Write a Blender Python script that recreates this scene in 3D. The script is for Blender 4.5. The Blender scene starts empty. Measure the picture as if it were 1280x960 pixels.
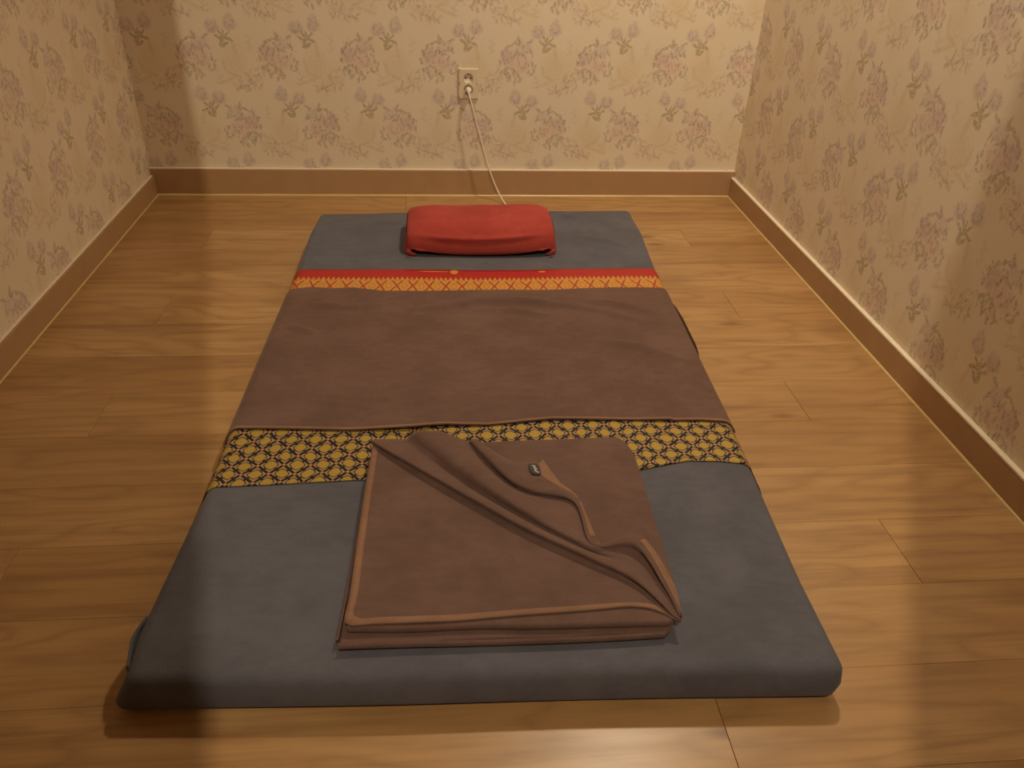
import bpy, bmesh, math, random
from mathutils import Vector, Matrix, noise

random.seed(7)
scene = bpy.context.scene
COL = scene.collection

# ------------------------------------------------------------------ camera
RW = 2.0718          # clear room width between the baseboards
T = 0.012            # baseboard thickness
YF = -4.1            # far end of the room behind the camera
ZC = 2.3             # ceiling height
cam_d = bpy.data.cameras.new('camera')
cam = bpy.data.objects.new('camera', cam_d); COL.objects.link(cam)
cam_d.sensor_width = 36.0
cam_d.lens = 995.845 / 1280 * 36.0
cam_d.clip_start = 0.02
cr = Vector((0.99594498, -0.08384711, 0.03260766))
cu = Vector((0.01799552, 0.54079738, 0.84096038))
cf = Vector((0.08814623, 0.83696347, -0.54011331))
M3 = Matrix((cr, cu, -cf)).transposed()
cam.matrix_world = Matrix.Translation((0.9861, -2.8238, 1.0)) @ M3.to_4x4()
scene.camera = cam

# ------------------------------------------------------------------ world, lights, exposure
w = bpy.data.worlds.new('world'); scene.world = w
w.use_nodes = True
w.node_tree.nodes['Background'].inputs[0].default_value = (0, 0, 0, 1)
w.node_tree.nodes['Background'].inputs[1].default_value = 0.0
vs = scene.view_settings
vs.view_transform = 'Standard'; vs.look = 'None'; vs.gamma = 1.0
vs.use_curve_mapping = False
vs.exposure = 0.0
WARM = (1.0, 0.70, 0.38)

def spot(name, loc, target, energy, angle, blend, radius, color=WARM):
    d = bpy.data.lights.new(name, 'SPOT'); d.energy = energy; d.color = color
    d.spot_size = math.radians(angle); d.spot_blend = blend; d.shadow_soft_size = radius
    o = bpy.data.objects.new(name, d); COL.objects.link(o); o.location = loc
    o.rotation_euler = (Vector(target) - Vector(loc)).to_track_quat('-Z', 'Y').to_euler()
    return o
# the two lamps the shadows tell of: a ceiling downlight above the back right (mat and pillow shadows fall
# to the front and left) and a recessed lamp behind the photographer (its straight light edges are cut by the added ceiling plates)
spot('downlight_back_offscreen', (1.72, -0.75, ZC - 0.03), (1.72, -0.95, 0), 96, 140, 1.0, 0.07, (1.0, 0.82, 0.58))
LAMP2 = Vector((0.973, -3.48, ZC + 0.16))
spot('downlight_entrance_offscreen', LAMP2, (1.0, -1.6, 0), 118, 150, 0.3, 0.0016, (1.0, 0.84, 0.62))

# ------------------------------------------------------------------ helpers
def link(name, me, mat=None, parent=None):
    o = bpy.data.objects.new(name, me); COL.objects.link(o)
    if mat is not None and not me.materials: me.materials.append(mat)
    if parent is not None: o.parent = parent
    return o
def mesh(name, verts, faces, mat=None, parent=None, smooth=False, uv=None):
    me = bpy.data.meshes.new(name); me.from_pydata([tuple(v) for v in verts], [], faces); me.update()
    if smooth: me.polygons.foreach_set('use_smooth', [True] * len(me.polygons))
    if uv is not None:
        l = me.uv_layers.new(name='UVMap')
        for lp in me.loops: l.data[lp.index].uv = uv[lp.vertex_index]
    return link(name, me, mat, parent)
def empty(name, loc=(0, 0, 0)):
    o = bpy.data.objects.new(name, None); COL.objects.link(o); o.location = loc
    o.empty_display_size = 0.05
    return o
def adopt(o, parent):
    """parent o while keeping its world place"""
    o.parent = parent; o.matrix_parent_inverse = Matrix.Translation(parent.location).inverted(); return o
def tag(o, label, cat, group=None):
    o['label'] = label; o['category'] = cat
    if group: o['group'] = group
    return o
def struct(o, label=None):
    o['kind'] = 'structure'
    if label: o['label'] = label
    return o
def boxmesh(name, x0, x1, y0, y1, z0, z1, bevel=0.0, seg=1):
    bm = bmesh.new(); bmesh.ops.create_cube(bm, size=1.0)
    for v in bm.verts:
        v.co = Vector(((x0 + x1) / 2 + v.co.x * (x1 - x0), (y0 + y1) / 2 + v.co.y * (y1 - y0), (z0 + z1) / 2 + v.co.z * (z1 - z0)))
    if bevel: bmesh.ops.bevel(bm, geom=bm.edges[:], offset=bevel, segments=seg, affect='EDGES', profile=0.5)
    me = bpy.data.meshes.new(name); bm.to_mesh(me); bm.free(); return me
def gridfaces(nu, nv, closed_u=False):
    f = []
    for i in range(nu - (0 if closed_u else 1)):
        for j in range(nv - 1):
            a = i * nv + j; b = ((i + 1) % nu) * nv + j
            f.append((a, b, b + 1, a + 1))
    return f
def smoothstep(a, b, x):
    t = max(0.0, min(1.0, (x - a) / (b - a))); return t * t * (3 - 2 * t)
def lerp(a, b, t): return a + (b - a) * t
def interp(tab, x):
    if x <= tab[0][0]: return tab[0][1]
    for (x0, y0), (x1, y1) in zip(tab, tab[1:]):
        if x <= x1: return y0 + (y1 - y0) * (x - x0) / (x1 - x0)
    return tab[-1][1]
def resample(pts, n):
    pts = [Vector(p) for p in pts]
    # Catmull-Rom refine, then arc length
    fine = []
    for i in range(len(pts) - 1):
        p0 = pts[max(i - 1, 0)]; p1 = pts[i]; p2 = pts[i + 1]; p3 = pts[min(i + 2, len(pts) - 1)]
        for k in range(12):
            t = k / 12
            fine.append(0.5 * ((2 * p1) + (p2 - p0) * t + (2 * p0 - 5 * p1 + 4 * p2 - p3) * t * t + (3 * p1 - p0 - 3 * p2 + p3) * t ** 3))
    fine.append(pts[-1])
    d = [0.0]
    for a, b in zip(fine, fine[1:]): d.append(d[-1] + (b - a).length)
    out = []; j = 0
    for k in range(n):
        s = d[-1] * k / (n - 1)
        while j < len(d) - 2 and d[j + 1] < s: j += 1
        t = (s - d[j]) / max(d[j + 1] - d[j], 1e-9)
        out.append(fine[j].lerp(fine[j + 1], min(1, t)))
    return out

# ------------------------------------------------------------------ node helper
class NT:
    def __init__(s, name):
        s.mat = bpy.data.materials.new(name); s.mat.use_nodes = True
        s.t = s.mat.node_tree; s.t.nodes.clear()
        s.out = s.t.nodes.new('ShaderNodeOutputMaterial')
        s.bsdf = s.t.nodes.new('ShaderNodeBsdfPrincipled')
        s.t.links.new(s.bsdf.outputs[0], s.out.inputs[0])
    def n(s, typ, **kw):
        nd = s.t.nodes.new(typ)
        for k, v in kw.items(): setattr(nd, k, v)
        return nd
    def set(s, sock, v):
        if isinstance(v, bpy.types.NodeSocket): s.t.links.new(v, sock)
        elif v is not None: sock.default_value = v
    def math(s, op, a, b=None, c=None, clamp=False):
        nd = s.n('ShaderNodeMath', operation=op, use_clamp=clamp)
        s.set(nd.inputs[0], a)
        if b is not None: s.set(nd.inputs[1], b)
        if c is not None: s.set(nd.inputs[2], c)
        return nd.outputs[0]
    def vmath(s, op, a, b=None, sc=None):
        nd = s.n('ShaderNodeVectorMath', operation=op)
        s.set(nd.inputs[0], a)
        if b is not None: s.set(nd.inputs[1], b)
        if sc is not None: s.set(nd.inputs['Scale'], sc)
        return nd.outputs['Value'] if op in ('LENGTH', 'DOT_PRODUCT') else nd.outputs[0]
    def sep(s, v):
        nd = s.n('ShaderNodeSeparateXYZ'); s.set(nd.inputs[0], v); return nd.outputs
    def comb(s, x, y, z=0.0):
        nd = s.n('ShaderNodeCombineXYZ')
        for i, v in enumerate((x, y, z)): s.set(nd.inputs[i], v)
        return nd.outputs[0]
    def noise(s, vec, scale, detail=2.0, rough=0.5, dist=0.0):
        nd = s.n('ShaderNodeTexNoise'); s.set(nd.inputs['Vector'], vec)
        nd.inputs['Scale'].default_value = scale; nd.inputs['Detail'].default_value = detail
        nd.inputs['Roughness'].default_value = rough; nd.inputs['Distortion'].default_value = dist
        return nd.outputs
    def maprange(s, v, a, b, c=0.0, d=1.0, smooth=True):
        nd = s.n('ShaderNodeMapRange', interpolation_type='SMOOTHSTEP' if smooth else 'LINEAR', clamp=True)
        s.set(nd.inputs['Value'], v)
        for k, x in zip(('From Min', 'From Max', 'To Min', 'To Max'), (a, b, c, d)): s.set(nd.inputs[k], x)
        return nd.outputs[0]
    def mix(s, fac, a, b, mode='MIX'):
        nd = s.n('ShaderNodeMix', data_type='RGBA', blend_type=mode)
        s.set(nd.inputs[0], fac)
        for i, v in ((6, a), (7, b)):
            if isinstance(v, tuple) and len(v) == 3: v = v + (1.0,)
            s.set(nd.inputs[i], v)
        return nd.outputs[2]
    def mapping(s, vec, loc=(0, 0, 0), rot=(0, 0, 0), scale=(1, 1, 1), typ='POINT'):
        nd = s.n('ShaderNodeMapping', vector_type=typ); s.set(nd.inputs[0], vec)
        nd.inputs['Location'].default_value = loc; nd.inputs['Rotation'].default_value = rot
        nd.inputs['Scale'].default_value = scale
        return nd.outputs[0]
    def coord(s, which='Object'):
        return s.n('ShaderNodeTexCoord').outputs[which]
    def bump(s, h, strength, dist):
        nd = s.n('ShaderNodeBump'); s.set(nd.inputs['Height'], h)
        nd.inputs['Strength'].default_value = strength; nd.inputs['Distance'].default_value = dist
        s.t.links.new(nd.outputs[0], s.bsdf.inputs['Normal'])
    def finish(s, color, rough=0.6, spec=0.5, sheen=0.0, sheen_tint=None, metal=None):
        if isinstance(color, tuple) and len(color) == 3: color = color + (1.0,)
        s.set(s.bsdf.inputs['Base Color'], color)
        s.set(s.bsdf.inputs['Roughness'], rough)
        s.bsdf.inputs['Specular IOR Level'].default_value = spec
        if sheen:
            s.bsdf.inputs['Sheen Weight'].default_value = sheen
            s.bsdf.inputs['Sheen Roughness'].default_value = 0.45
            if sheen_tint: s.bsdf.inputs['Sheen Tint'].default_value = sheen_tint + (1.0,)
        if metal is not None: s.set(s.bsdf.inputs['Metallic'], metal)
        return s.mat

# ------------------------------------------------------------------ materials
PW, PH = 0.2635, 0.2222        # wallpaper: pitch across and between rows

def wallpaper(name, axis, sign, u0, v0):
    """printed floral paper; alternate rows are mirrored and shifted half a pitch"""
    m = NT(name)
    P = m.coord('Object')
    xyz = m.sep(P)
    u = m.math('MULTIPLY', xyz[axis], sign)
    base = m.comb(m.math('SUBTRACT', u, u0), m.math('SUBTRACT', xyz[2], v0))
    wob = m.noise(base, 95.0, 1.5)[1]
    base_w = m.vmath('ADD', base, m.vmath('SCALE', m.vmath('SUBTRACT', wob, (0.5, 0.5, 0.5)), sc=0.009))
    bs = m.sep(base_w)
    K = 1 / 2030.0
    def local(gx, gy):
        """coordinates about a motif's centre (print units), in its own row and mirror"""
        gu, gv = gx * K, -gy * K
        pv = m.math('SUBTRACT', bs[1], gv)
        r = m.math('ROUND', m.math('DIVIDE', pv, PH))
        lv = m.math('SUBTRACT', pv, m.math('MULTIPLY', r, PH))
        odd = m.math('FLOORED_MODULO', r, 2.0)
        sgn = m.math('MULTIPLY_ADD', odd, -2.0, 1.0)
        ce = m.math('MULTIPLY_ADD', odd, PW / 2 - 2 * gu, gu)
        lu = m.math('WRAP', m.math('SUBTRACT', bs[0], ce), PW / 2, -PW / 2)
        return m.comb(m.math('MULTIPLY', lu, sgn), lv)
    vor = m.n('ShaderNodeTexVoronoi'); m.set(vor.inputs['Vector'], base); vor.inputs['Scale'].default_value = 125.0
    pet = m.maprange(vor.outputs['Distance'], 0.12, 0.62, 1.0, 0.45)
    fine = m.noise(base, 230.0, 2.0)[0]
    blot = m.maprange(fine, 0.36, 0.58, 0.25, 1.0)
    brk = m.math('MULTIPLY', pet, blot)
    paper = m.mix(m.noise(base, 3.0, 2.0)[0], (0.76, 0.655, 0.505), (0.82, 0.715, 0.56))
    col = m.mix(m.maprange(m.noise(base, 7.0, 2.0)[0], 0.48, 0.72, 0.0, 0.25), paper, (0.75, 0.59, 0.37))
    v2 = m.n('ShaderNodeTexVoronoi'); m.set(v2.inputs['Vector'], m.mapping(base, (0, 0, 0), (0, 0, 0.7), (1.0, 0.55, 1))); v2.inputs['Scale'].default_value = 112.0
    speck = m.math('MULTIPLY', m.maprange(v2.outputs['Distance'], 0.42, 0.24), m.maprange(m.sep(v2.outputs['Color'])[0], 0.45, 0.5))
    def layer(vec, items, color, alpha, soft=0.3, tex=None):
        nonlocal col
        if len(items) > 12:
            layer(vec, items[:12], color, alpha, soft, tex); layer(vec, items[12:], color, alpha, soft, tex); return
        d = None
        nd = m.n('ShaderNodeVectorMath', operation='MULTIPLY_ADD')      # ties this layer to the one before: evaluated in turn
        m.set(nd.inputs[0], col); nd.inputs[1].default_value = (1e-9, 1e-9, 1e-9); m.set(nd.inputs[2], vec)
        vec = nd.outputs[0]
        for (x, y, rx, ry, a) in items:
            q = m.mapping(vec, (x * K, -y * K, 0), (0, 0, math.radians(-a)), (rx * K, ry * K, 1), 'TEXTURE')
            l = m.vmath('LENGTH', q)
            d = l if d is None else m.math('MINIMUM', d, l)
        f = m.maprange(d, 1 + soft, 1 - soft, 0.0, alpha)
        if tex is not None: f = m.math('MULTIPLY', f, tex)
        col = m.mix(f, col, color)
    # ochre scrolls, soft, printed first
    S = local(275, 50)
    ls = m.vmath('LENGTH', m.mapping(S, (0, 0, 0), (0, 0, 0.3), (1, 0.78, 1)))
    rings = m.math('SINE', m.math('MULTIPLY', ls, 520.0))
    fs = m.maprange(ls, 0.062, 0.012, 0.0, 0.30)
    col = m.mix(m.math('MULTIPLY', fs, m.maprange(rings, -0.9, 0.9, 0.6, 1.0)), col, (0.64, 0.47, 0.24))
    layer(S, [(-10, -105, 14, 55, 12), (60, 100, 64, 12, 20), (-85, 60, 12, 55, -30), (20, 60, 50, 10, -25), (70, 10, 10, 50, 12)], (0.62, 0.46, 0.26), 0.4, 0.5, blot)
    # reddish brown twig with buds
    B = local(185, 150)
    layer(B, [(-45, -12, 44, 28, 20), (-5, 10, 36, 20, 30), (60, 40, 34, 16, 15)], (0.58, 0.40, 0.36), 0.55, 0.55, brk)
    layer(B, [(-90, -55, 8, 26, 15), (-60, -80, 7, 20, -20), (20, 30, 60, 7, 22), (70, 45, 42, 6, 12), (40, 62, 7, 24, 12),
              (60, 15, 7, 26, -20), (-20, 42, 8, 24, -15), (-70, 25, 20, 8, 35), (95, 60, 18, 8, 40), (105, 30, 18, 8, -40),
              (-42, -68, 18, 9, 55), (8, -30, 17, 8, -50), (20, 55, 16, 8, 50), (-55, 48, 16, 8, -60), (-30, -30, 20, 7, 10), (-5, 0, 8, 22, 30)], (0.42, 0.28, 0.18), 0.62, 0.45, brk)
    layer(B, [(0, 0, 110, 66, 20)], (0.44, 0.29, 0.20), 0.42, 0.3, speck)
    # thin upright twigs
    Tw = local(-150, 130)
    layer(Tw, [(0, 0, 6, 46, 8), (14, -30, 20, 8, -50), (-14, -5, 20, 8, 45), (16, 10, 20, 8, -45), (-10, 32, 18, 7, 40), (18, 40, 16, 7, -30)], (0.50, 0.35, 0.25), 0.5, 0.5, brk)
    Tv = local(165, -95)
    layer(Tv, [(0, 0, 6, 50, -5), (12, -34, 16, 7, -50), (-12, -12, 16, 7, 45), (12, 8, 16, 7, -45), (-8, 34, 16, 7, 40), (14, 48, 14, 7, -40)], (0.52, 0.39, 0.26), 0.45, 0.5, brk)
    # spray of two lilac blooms over olive leaves
    F = local(-205, -160)
    layer(F, [(-58, -40, 46, 36, 10), (-66, -78, 20, 34, 15), (-34, -66, 16, 32, -20), (58, -20, 48, 36, -8), (40, -48, 16, 24, 20), (78, -46, 16, 24, -15)], (0.54, 0.42, 0.43), 0.68, 0.35, pet)
    layer(F, [(-52, -22, 26, 14, 20), (62, -2, 28, 14, 0), (-80, -52, 8, 22, 20), (-30, -46, 7, 20, -15), (84, -30, 8, 18, 10), (36, -30, 8, 18, -10)], (0.38, 0.29, 0.29), 0.6, 0.4, brk)
    layer(F, [(-8, 26, 7, 36, 6), (12, 16, 8, 30, 28), (-36, 50, 32, 10, -22), (10, 68, 14, 34, -14), (-12, 84, 28, 11, 40),
              (30, 40, 28, 9, -35), (-32, 18, 24, 7, 45)], (0.34, 0.265, 0.13), 0.75, 0.3, blot)
    # the bouquet
    Q = local(0, 0)
    layer(Q, [(-48, 22, 56, 52, 10), (46, -22, 54, 58, -10), (0, -10, 50, 60, 0)], (0.66, 0.455, 0.42), 0.62, 0.45, pet)
    layer(Q, [(52, -36, 42, 36, 0), (-62, -86, 46, 32, 10), (-30, -108, 22, 30, 0), (70, -2, 26, 30, 0)], (0.57, 0.44, 0.46), 0.6, 0.4, pet)
    layer(Q, [(-54, 40, 22, 12, 30), (-22, 10, 8, 30, 20), (66, 0, 9, 28, -20), (26, -2, 8, 28, 15), (0, 80, 26, 24, 20), (-12, 104, 12, 20, 0), (-70, 8, 8, 22, -15), (44, -50, 22, 7, 20)], (0.52, 0.28, 0.22), 0.6, 0.35, brk)
    layer(Q, [(-95, -128, 26, 10, 30), (-18, -136, 10, 28, 20), (-6, -114, 24, 9, -20), (32, -104, 26, 9, 35), (66, -84, 10, 22, -25), (94, -44, 10, 24, 10),
              (106, 8, 9, 20, 10), (-104, -62, 8, 24, 25), (-12, -62, 8, 34, 20), (10, -40, 7, 28, -14), (-44, -44, 26, 8, -25),
              (-116, 15, 9, 18, 0), (-128, 60, 9, 20, 20), (-112, 82, 20, 8, 20), (-90, 66, 8, 18, -20), (-136, 32, 8, 16, -20),
              (28, 52, 34, 8, -35), (12, 66, 8, 28, 10), (78, 58, 34, 12, 30), (58, 96, 11, 30, 20), (-28, 100, 9, 28, 30), (2, 136, 10, 20, -10),
              (-36, 124, 22, 8, 50), (40, 114, 9, 26, -30)], (0.34, 0.25, 0.18), 0.55, 0.3, blot)
    layer(Q, [(0, 0, 128, 136, 0)], (0.33, 0.245, 0.175), 0.46, 0.2, speck)
    layer(Q, [(58, 78, 28, 14, 10), (84, -60, 18, 10, 40), (-70, -60, 28, 10, 0)], (0.37, 0.33, 0.33), 0.6, 0.4, brk)
    m.bump(m.noise(base, 420.0, 2.0)[0], 0.10, 0.002)
    return m.finish(col, 0.62, 0.25)

def wood_floor():
    m = NT('oak_laminate')
    oi = m.n('ShaderNodeObjectInfo')
    P = m.coord('Object')
    rnd = oi.outputs['Random']
    off = m.comb(m.math('MULTIPLY', rnd, 37.0), m.math('MULTIPLY', rnd, 91.0), m.math('MULTIPLY', rnd, 53.0))
    p = m.vmath('ADD', P, off)
    # growth figure: long warped contours
    warp = m.noise(m.mapping(p, scale=(1.6, 7.0, 1.0)), 1.0, 2.0, 0.5)[0]
    warp2 = m.noise(m.mapping(p, scale=(5.0, 22.0, 1.0)), 1.0, 3.0, 0.55)[0]
    ring = m.math('MULTIPLY_ADD', warp, 9.0, m.math('MULTIPLY', warp2, 1.3))
    rg = m.math('FRACT', ring)
    rg = m.math('ABSOLUTE', m.math('MULTIPLY_ADD', rg, 2.0, -1.0))
    figure = m.math('POWER', rg, 2.2)
    grain = m.noise(m.mapping(p, scale=(4.0, 130.0, 1.0)), 1.0, 3.0, 0.6)[0]
    streak = m.noise(m.mapping(p, scale=(1.1, 24.0, 1.0)), 1.0, 3.0, 0.6)[0]
    tone = m.noise(m.mapping(p, scale=(1.4, 5.0, 1.0)), 1.0, 2.0)[0]
    kv = m.n('ShaderNodeTexVoronoi'); m.set(kv.inputs['Vector'], m.mapping(p, scale=(3.2, 10.0, 1.0))); kv.inputs['Scale'].default_value = 1.0
    kn = m.vmath('LENGTH', m.vmath('SUBTRACT', m.mapping(p, scale=(3.2, 10.0, 1.0)), kv.outputs['Position']))
    knot = m.maprange(kv.outputs['Distance'], 0.16, 0.03, 0.0, 1.0)
    sel = m.maprange(m.sep(kv.outputs['Color'])[0], 0.42, 0.55, 0.0, 1.0)
    knot = m.math('MULTIPLY', knot, sel)
    c = m.mix(m.maprange(tone, 0.3, 0.7), (0.410, 0.226, 0.086), (0.515, 0.306, 0.126))
    c = m.mix(m.math('MULTIPLY', figure, 0.42), c, (0.235, 0.115, 0.043))
    c = m.mix(m.maprange(streak, 0.5, 0.72, 0.0, 0.65), c, (0.235, 0.115, 0.042))
    c = m.mix(m.maprange(grain, 0.45, 0.75, 0.0, 0.35), c, (0.26, 0.135, 0.05))
    c = m.mix(m.math('MULTIPLY', knot, 0.8), c, (0.17, 0.075, 0.028))
    c = m.mix(m.maprange(rnd, 0.0, 1.0, 0.0, 0.22), c, (0.31, 0.165, 0.064))
    m.bump(m.math('ADD', grain, m.math('MULTIPLY', figure, 0.4)), 0.06, 0.001)
    m.bsdf.inputs['Coat Weight'].default_value = 0.25
    m.bsdf.inputs['Coat Roughness'].default_value = 0.28
    return m.finish(c, m.maprange(streak, 0.3, 0.7, 0.36, 0.46), 0.5)

def fleece(name, dark, light, sheen, tint, scale=1.0):
    m = NT(name); P = m.coord('Object')
    a = m.noise(P, 9.0 * scale, 4.0, 0.6)[0]; b = m.noise(P, 520.0, 2.0, 0.6)[0]; d = m.noise(m.mapping(P, scale=(30, 70, 30)), 1.0, 3.0)[0]
    f = m.math('ADD', m.math('MULTIPLY', a, 0.55), m.math('ADD', m.math('MULTIPLY', b, 0.25), m.math('MULTIPLY', d, 0.25)))
    c = m.mix(m.maprange(f, 0.38, 0.68), dark, light)
    m.bump(m.math('ADD', b, m.math('MULTIPLY', d, 0.5)), 0.5, 0.0015)
    return m.finish(c, 0.95, 0.08, sheen, tint)

def plain(name, c, rough=0.5, spec=0.4, var=0.12, scale=30.0, metal=None):
    m = NT(name); P = m.coord('Object')
    f = m.noise(P, scale, 3.0)[0]
    lo = tuple(x * (1 - var) for x in c); hi = tuple(min(1, x * (1 + var)) for x in c)
    return m.finish(m.mix(f, lo, hi), rough, spec, metal=metal)

def brocade_black():
    m = NT('black_gold_brocade'); uv = m.sep(m.coord('UV'))
    wob = m.noise(m.comb(uv[0], uv[1]), 14.0, 1.0)[1]
    ws = m.sep(m.vmath('SCALE', m.vmath('SUBTRACT', wob, (0.5, 0.5, 0.5)), sc=0.016))
    x = m.math('DIVIDE', m.math('ADD', uv[0], ws[0]), 0.0467); y = m.math('DIVIDE', m.math('ADD', uv[1], ws[1]), 0.0500)
    a = m.math('SUBTRACT', m.math('FRACT', m.math('ADD', x, y)), 0.5)
    b = m.math('SUBTRACT', m.math('FRACT', m.math('SUBTRACT', x, y)), 0.5)
    q = m.comb(a, b)
    r = m.vmath('LENGTH', q)
    r_round = r
    aa = m.math('ABSOLUTE', a); ab = m.math('ABSOLUTE', b)
    mx = m.math('MAXIMUM', aa, ab); mn = m.math('MINIMUM', aa, ab)
    r = m.math('MULTIPLY', m.math('ADD', r_round, mx), 0.5)      # rounded diamond
    fine = m.noise(m.comb(uv[0], uv[1]), 900.0, 2.0)[0]
    thr = m.maprange(fine, 0.35, 0.6, 0.35, 1.0)
    black = (0.022, 0.014, 0.012)
    gold = m.mix(thr, (0.16, 0.10, 0.02), (0.52, 0.35, 0.075))
    beige = m.mix(thr, (0.12, 0.07, 0.035), (0.46, 0.32, 0.19))
    c = m.mix(m.math('MULTIPLY', m.maprange(r, 0.345, 0.375), m.maprange(mx, 0.435, 0.40)), black + (1,), beige)
    # break the leaf band at the middle of each side
    c = m.mix(m.maprange(mn, 0.10, 0.05), c, black)
    # orange knots where the lattice crosses
    corner = m.vmath('LENGTH', m.comb(m.math('SUBTRACT', 0.5, aa), m.math('SUBTRACT', 0.5, ab)))
    c = m.mix(m.maprange(corner, 0.12, 0.07), c, (0.50, 0.22, 0.06))
    c = m.mix(m.maprange(r, 0.325, 0.285), c, gold)
    c = m.mix(m.maprange(uv[0], 0.515, 0.521), c, black)      # plain dark selvedge
    m.bump(m.math('MULTIPLY', m.maprange(r, 0.34, 0.2), 1.0), 0.12, 0.001)
    return m.finish(c, 0.62, 0.22, metal=m.math('MULTIPLY', m.maprange(r, 0.35, 0.31), 0.2))

def brocade_red():
    m = NT('red_gold_brocade'); uv = m.sep(m.coord('UV'))
    x = uv[0]; y = uv[1]     # y measured from the far hem towards the blanket
    wob = m.noise(m.comb(x, y), 10.0, 1.0)[0]
    x = m.math('ADD', x, m.math('MULTIPLY', wob, 0.012))
    tri = m.math('PINGPONG', x, 0.0065)
    edge = m.math('SUBTRACT', 0.068, m.math('MULTIPLY', tri, 3.2))
    body = m.maprange(m.math('SUBTRACT', y, edge), -0.003, 0.003)
    X = m.math('DIVIDE', x, 0.043); Y = m.math('DIVIDE', y, 0.105)
    a = m.math('SUBTRACT', m.math('FRACT', m.math('ADD', X, Y)), 0.5)
    b = m.math('SUBTRACT', m.math('FRACT', m.math('SUBTRACT', X, Y)), 0.5)
    mx = m.math('MAXIMUM', m.math('ABSOLUTE', a), m.math('ABSOLUTE', b))
    r = m.vmath('LENGTH', m.comb(a, b))
    fine = m.noise(m.comb(uv[0], uv[1]), 700.0, 2.0)[0]
    thr = m.maprange(fine, 0.35, 0.6, 0.3, 1.0)
    red = (0.42, 0.014, 0.012)
    gold = m.mix(thr, (0.42, 0.17, 0.03), (0.74, 0.43, 0.09))
    g = m.mix(m.math('MULTIPLY', m.maprange(mx, 0.40, 0.47, 0.0, 0.9), m.maprange(y, 0.066, 0.076)), gold, red)
    sp = m.noise(m.comb(uv[0], uv[1]), 330.0, 2.0)[0]
    g = m.mix(m.maprange(sp, 0.52, 0.62, 0.0, 0.6), g, (0.45, 0.05, 0.015))
    ringm = m.math('MULTIPLY', m.maprange(r, 0.17, 0.21), m.maprange(r, 0.29, 0.25))
    g = m.mix(m.math('MULTIPLY', ringm, 0.55), g, (0.55, 0.10, 0.02))
    c = m.mix(body, red + (1,), g)
    # woven gold marks on the plain red strip
    def mark(cx, cy, rx, ry):
        q = m.mapping(m.comb(uv[0], uv[1]), (cx, cy, 0), (0, 0, 0), (rx, ry, 1), 'TEXTURE')
        return m.maprange(m.vmath('LENGTH', q), 1.1, 0.8, 0.0, 0.85)
    mk = m.math('MAXIMUM', m.math('MAXIMUM', mark(-0.07, 0.014, 0.011, 0.014), mark(-0.125, 0.013, 0.045, 0.0022)), mark(0.172, 0.014, 0.010, 0.005))
    c = m.mix(mk, c, (0.62, 0.34, 0.06))
    return m.finish(c, 0.45, 0.45, metal=m.math('MULTIPLY', body, 0.2))

M_FLOOR = wood_floor()
M_BASE = plain('baseboard_wood_film', (0.44, 0.27, 0.14), 0.42, 0.4, 0.10, 18.0)
M_CREAM = plain('cream_edge_strip', (0.84, 0.74, 0.58), 0.5, 0.4, 0.06)
M_CAULK = plain('yellowed_sealant', (0.66, 0.48, 0.20), 0.35, 0.5, 0.10)
M_SUB = plain('subfloor', (0.10, 0.055, 0.02), 0.8, 0.2)
M_CEIL = plain('ceiling_paint', (0.72, 0.66, 0.56), 0.9, 0.1, 0.03)
M_GREY = fleece('grey_microfibre', (0.103, 0.1005, 0.119), (0.134, 0.131, 0.155), 0.12, (0.9, 0.88, 0.92))
M_BROWN = fleece('brown_fleece', (0.132, 0.077, 0.062), (0.172, 0.103, 0.084), 0.15, (1.0, 0.75, 0.6))
M_HEM = fleece('brown_hem_tape', (0.235, 0.128, 0.080), (0.300, 0.170, 0.110), 0.12, (1.0, 0.8, 0.65))
M_RED = fleece('red_terry', (0.35, 0.052, 0.042), (0.44, 0.072, 0.058), 0.12, (1.0, 0.5, 0.45))
M_BLACKGOLD = brocade_black()
M_REDGOLD = brocade_red()
M_PLATE = plain('ivory_plastic', (0.74, 0.63, 0.47), 0.35, 0.45, 0.03)
M_DARK = plain('hole_shade_dark', (0.05, 0.035, 0.02), 0.7, 0.2)  # dark colour painted on flat discs for the shade inside the contact holes
M_METAL = plain('contact_metal', (0.5, 0.45, 0.38), 0.35, 0.5, 0.05, metal=1.0)
M_CORD = plain('white_cord', (0.82, 0.75, 0.62), 0.4, 0.4, 0.04)
M_TAG = plain('black_tag', (0.035, 0.032, 0.035), 0.5, 0.4, 0.1)
M_TAGLINE = plain('grey_thread', (0.42, 0.40, 0.38), 0.5, 0.4, 0.1)

# ------------------------------------------------------------------ room shell
def wallbox(name, x0, x1, y0, y1, z0, z1, mat):
    return struct(link(name, boxmesh(name, x0, x1, y0, y1, z0, z1), mat))
W0, W1 = -T, RW + T
TH = 0.1
wallbox('wall_back', W0 - TH, W1 + TH, T, T + TH, -0.05, ZC, wallpaper('floral_paper_back', 0, 1.0, 1.123, 0.2414))
wallbox('wall_left', W0 - TH, W0, YF, T, -0.05, ZC, wallpaper('floral_paper_left', 1, 1.0, -0.519, 0.518))
wallbox('wall_right', W1, W1 + TH, YF, T, -0.05, ZC, wallpaper('floral_paper_right', 1, -1.0, 1.359, 0.560))
wallbox('wall_front', W0 - TH, W1 + TH, YF - TH, YF, -0.05, ZC, M_CEIL)

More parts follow.
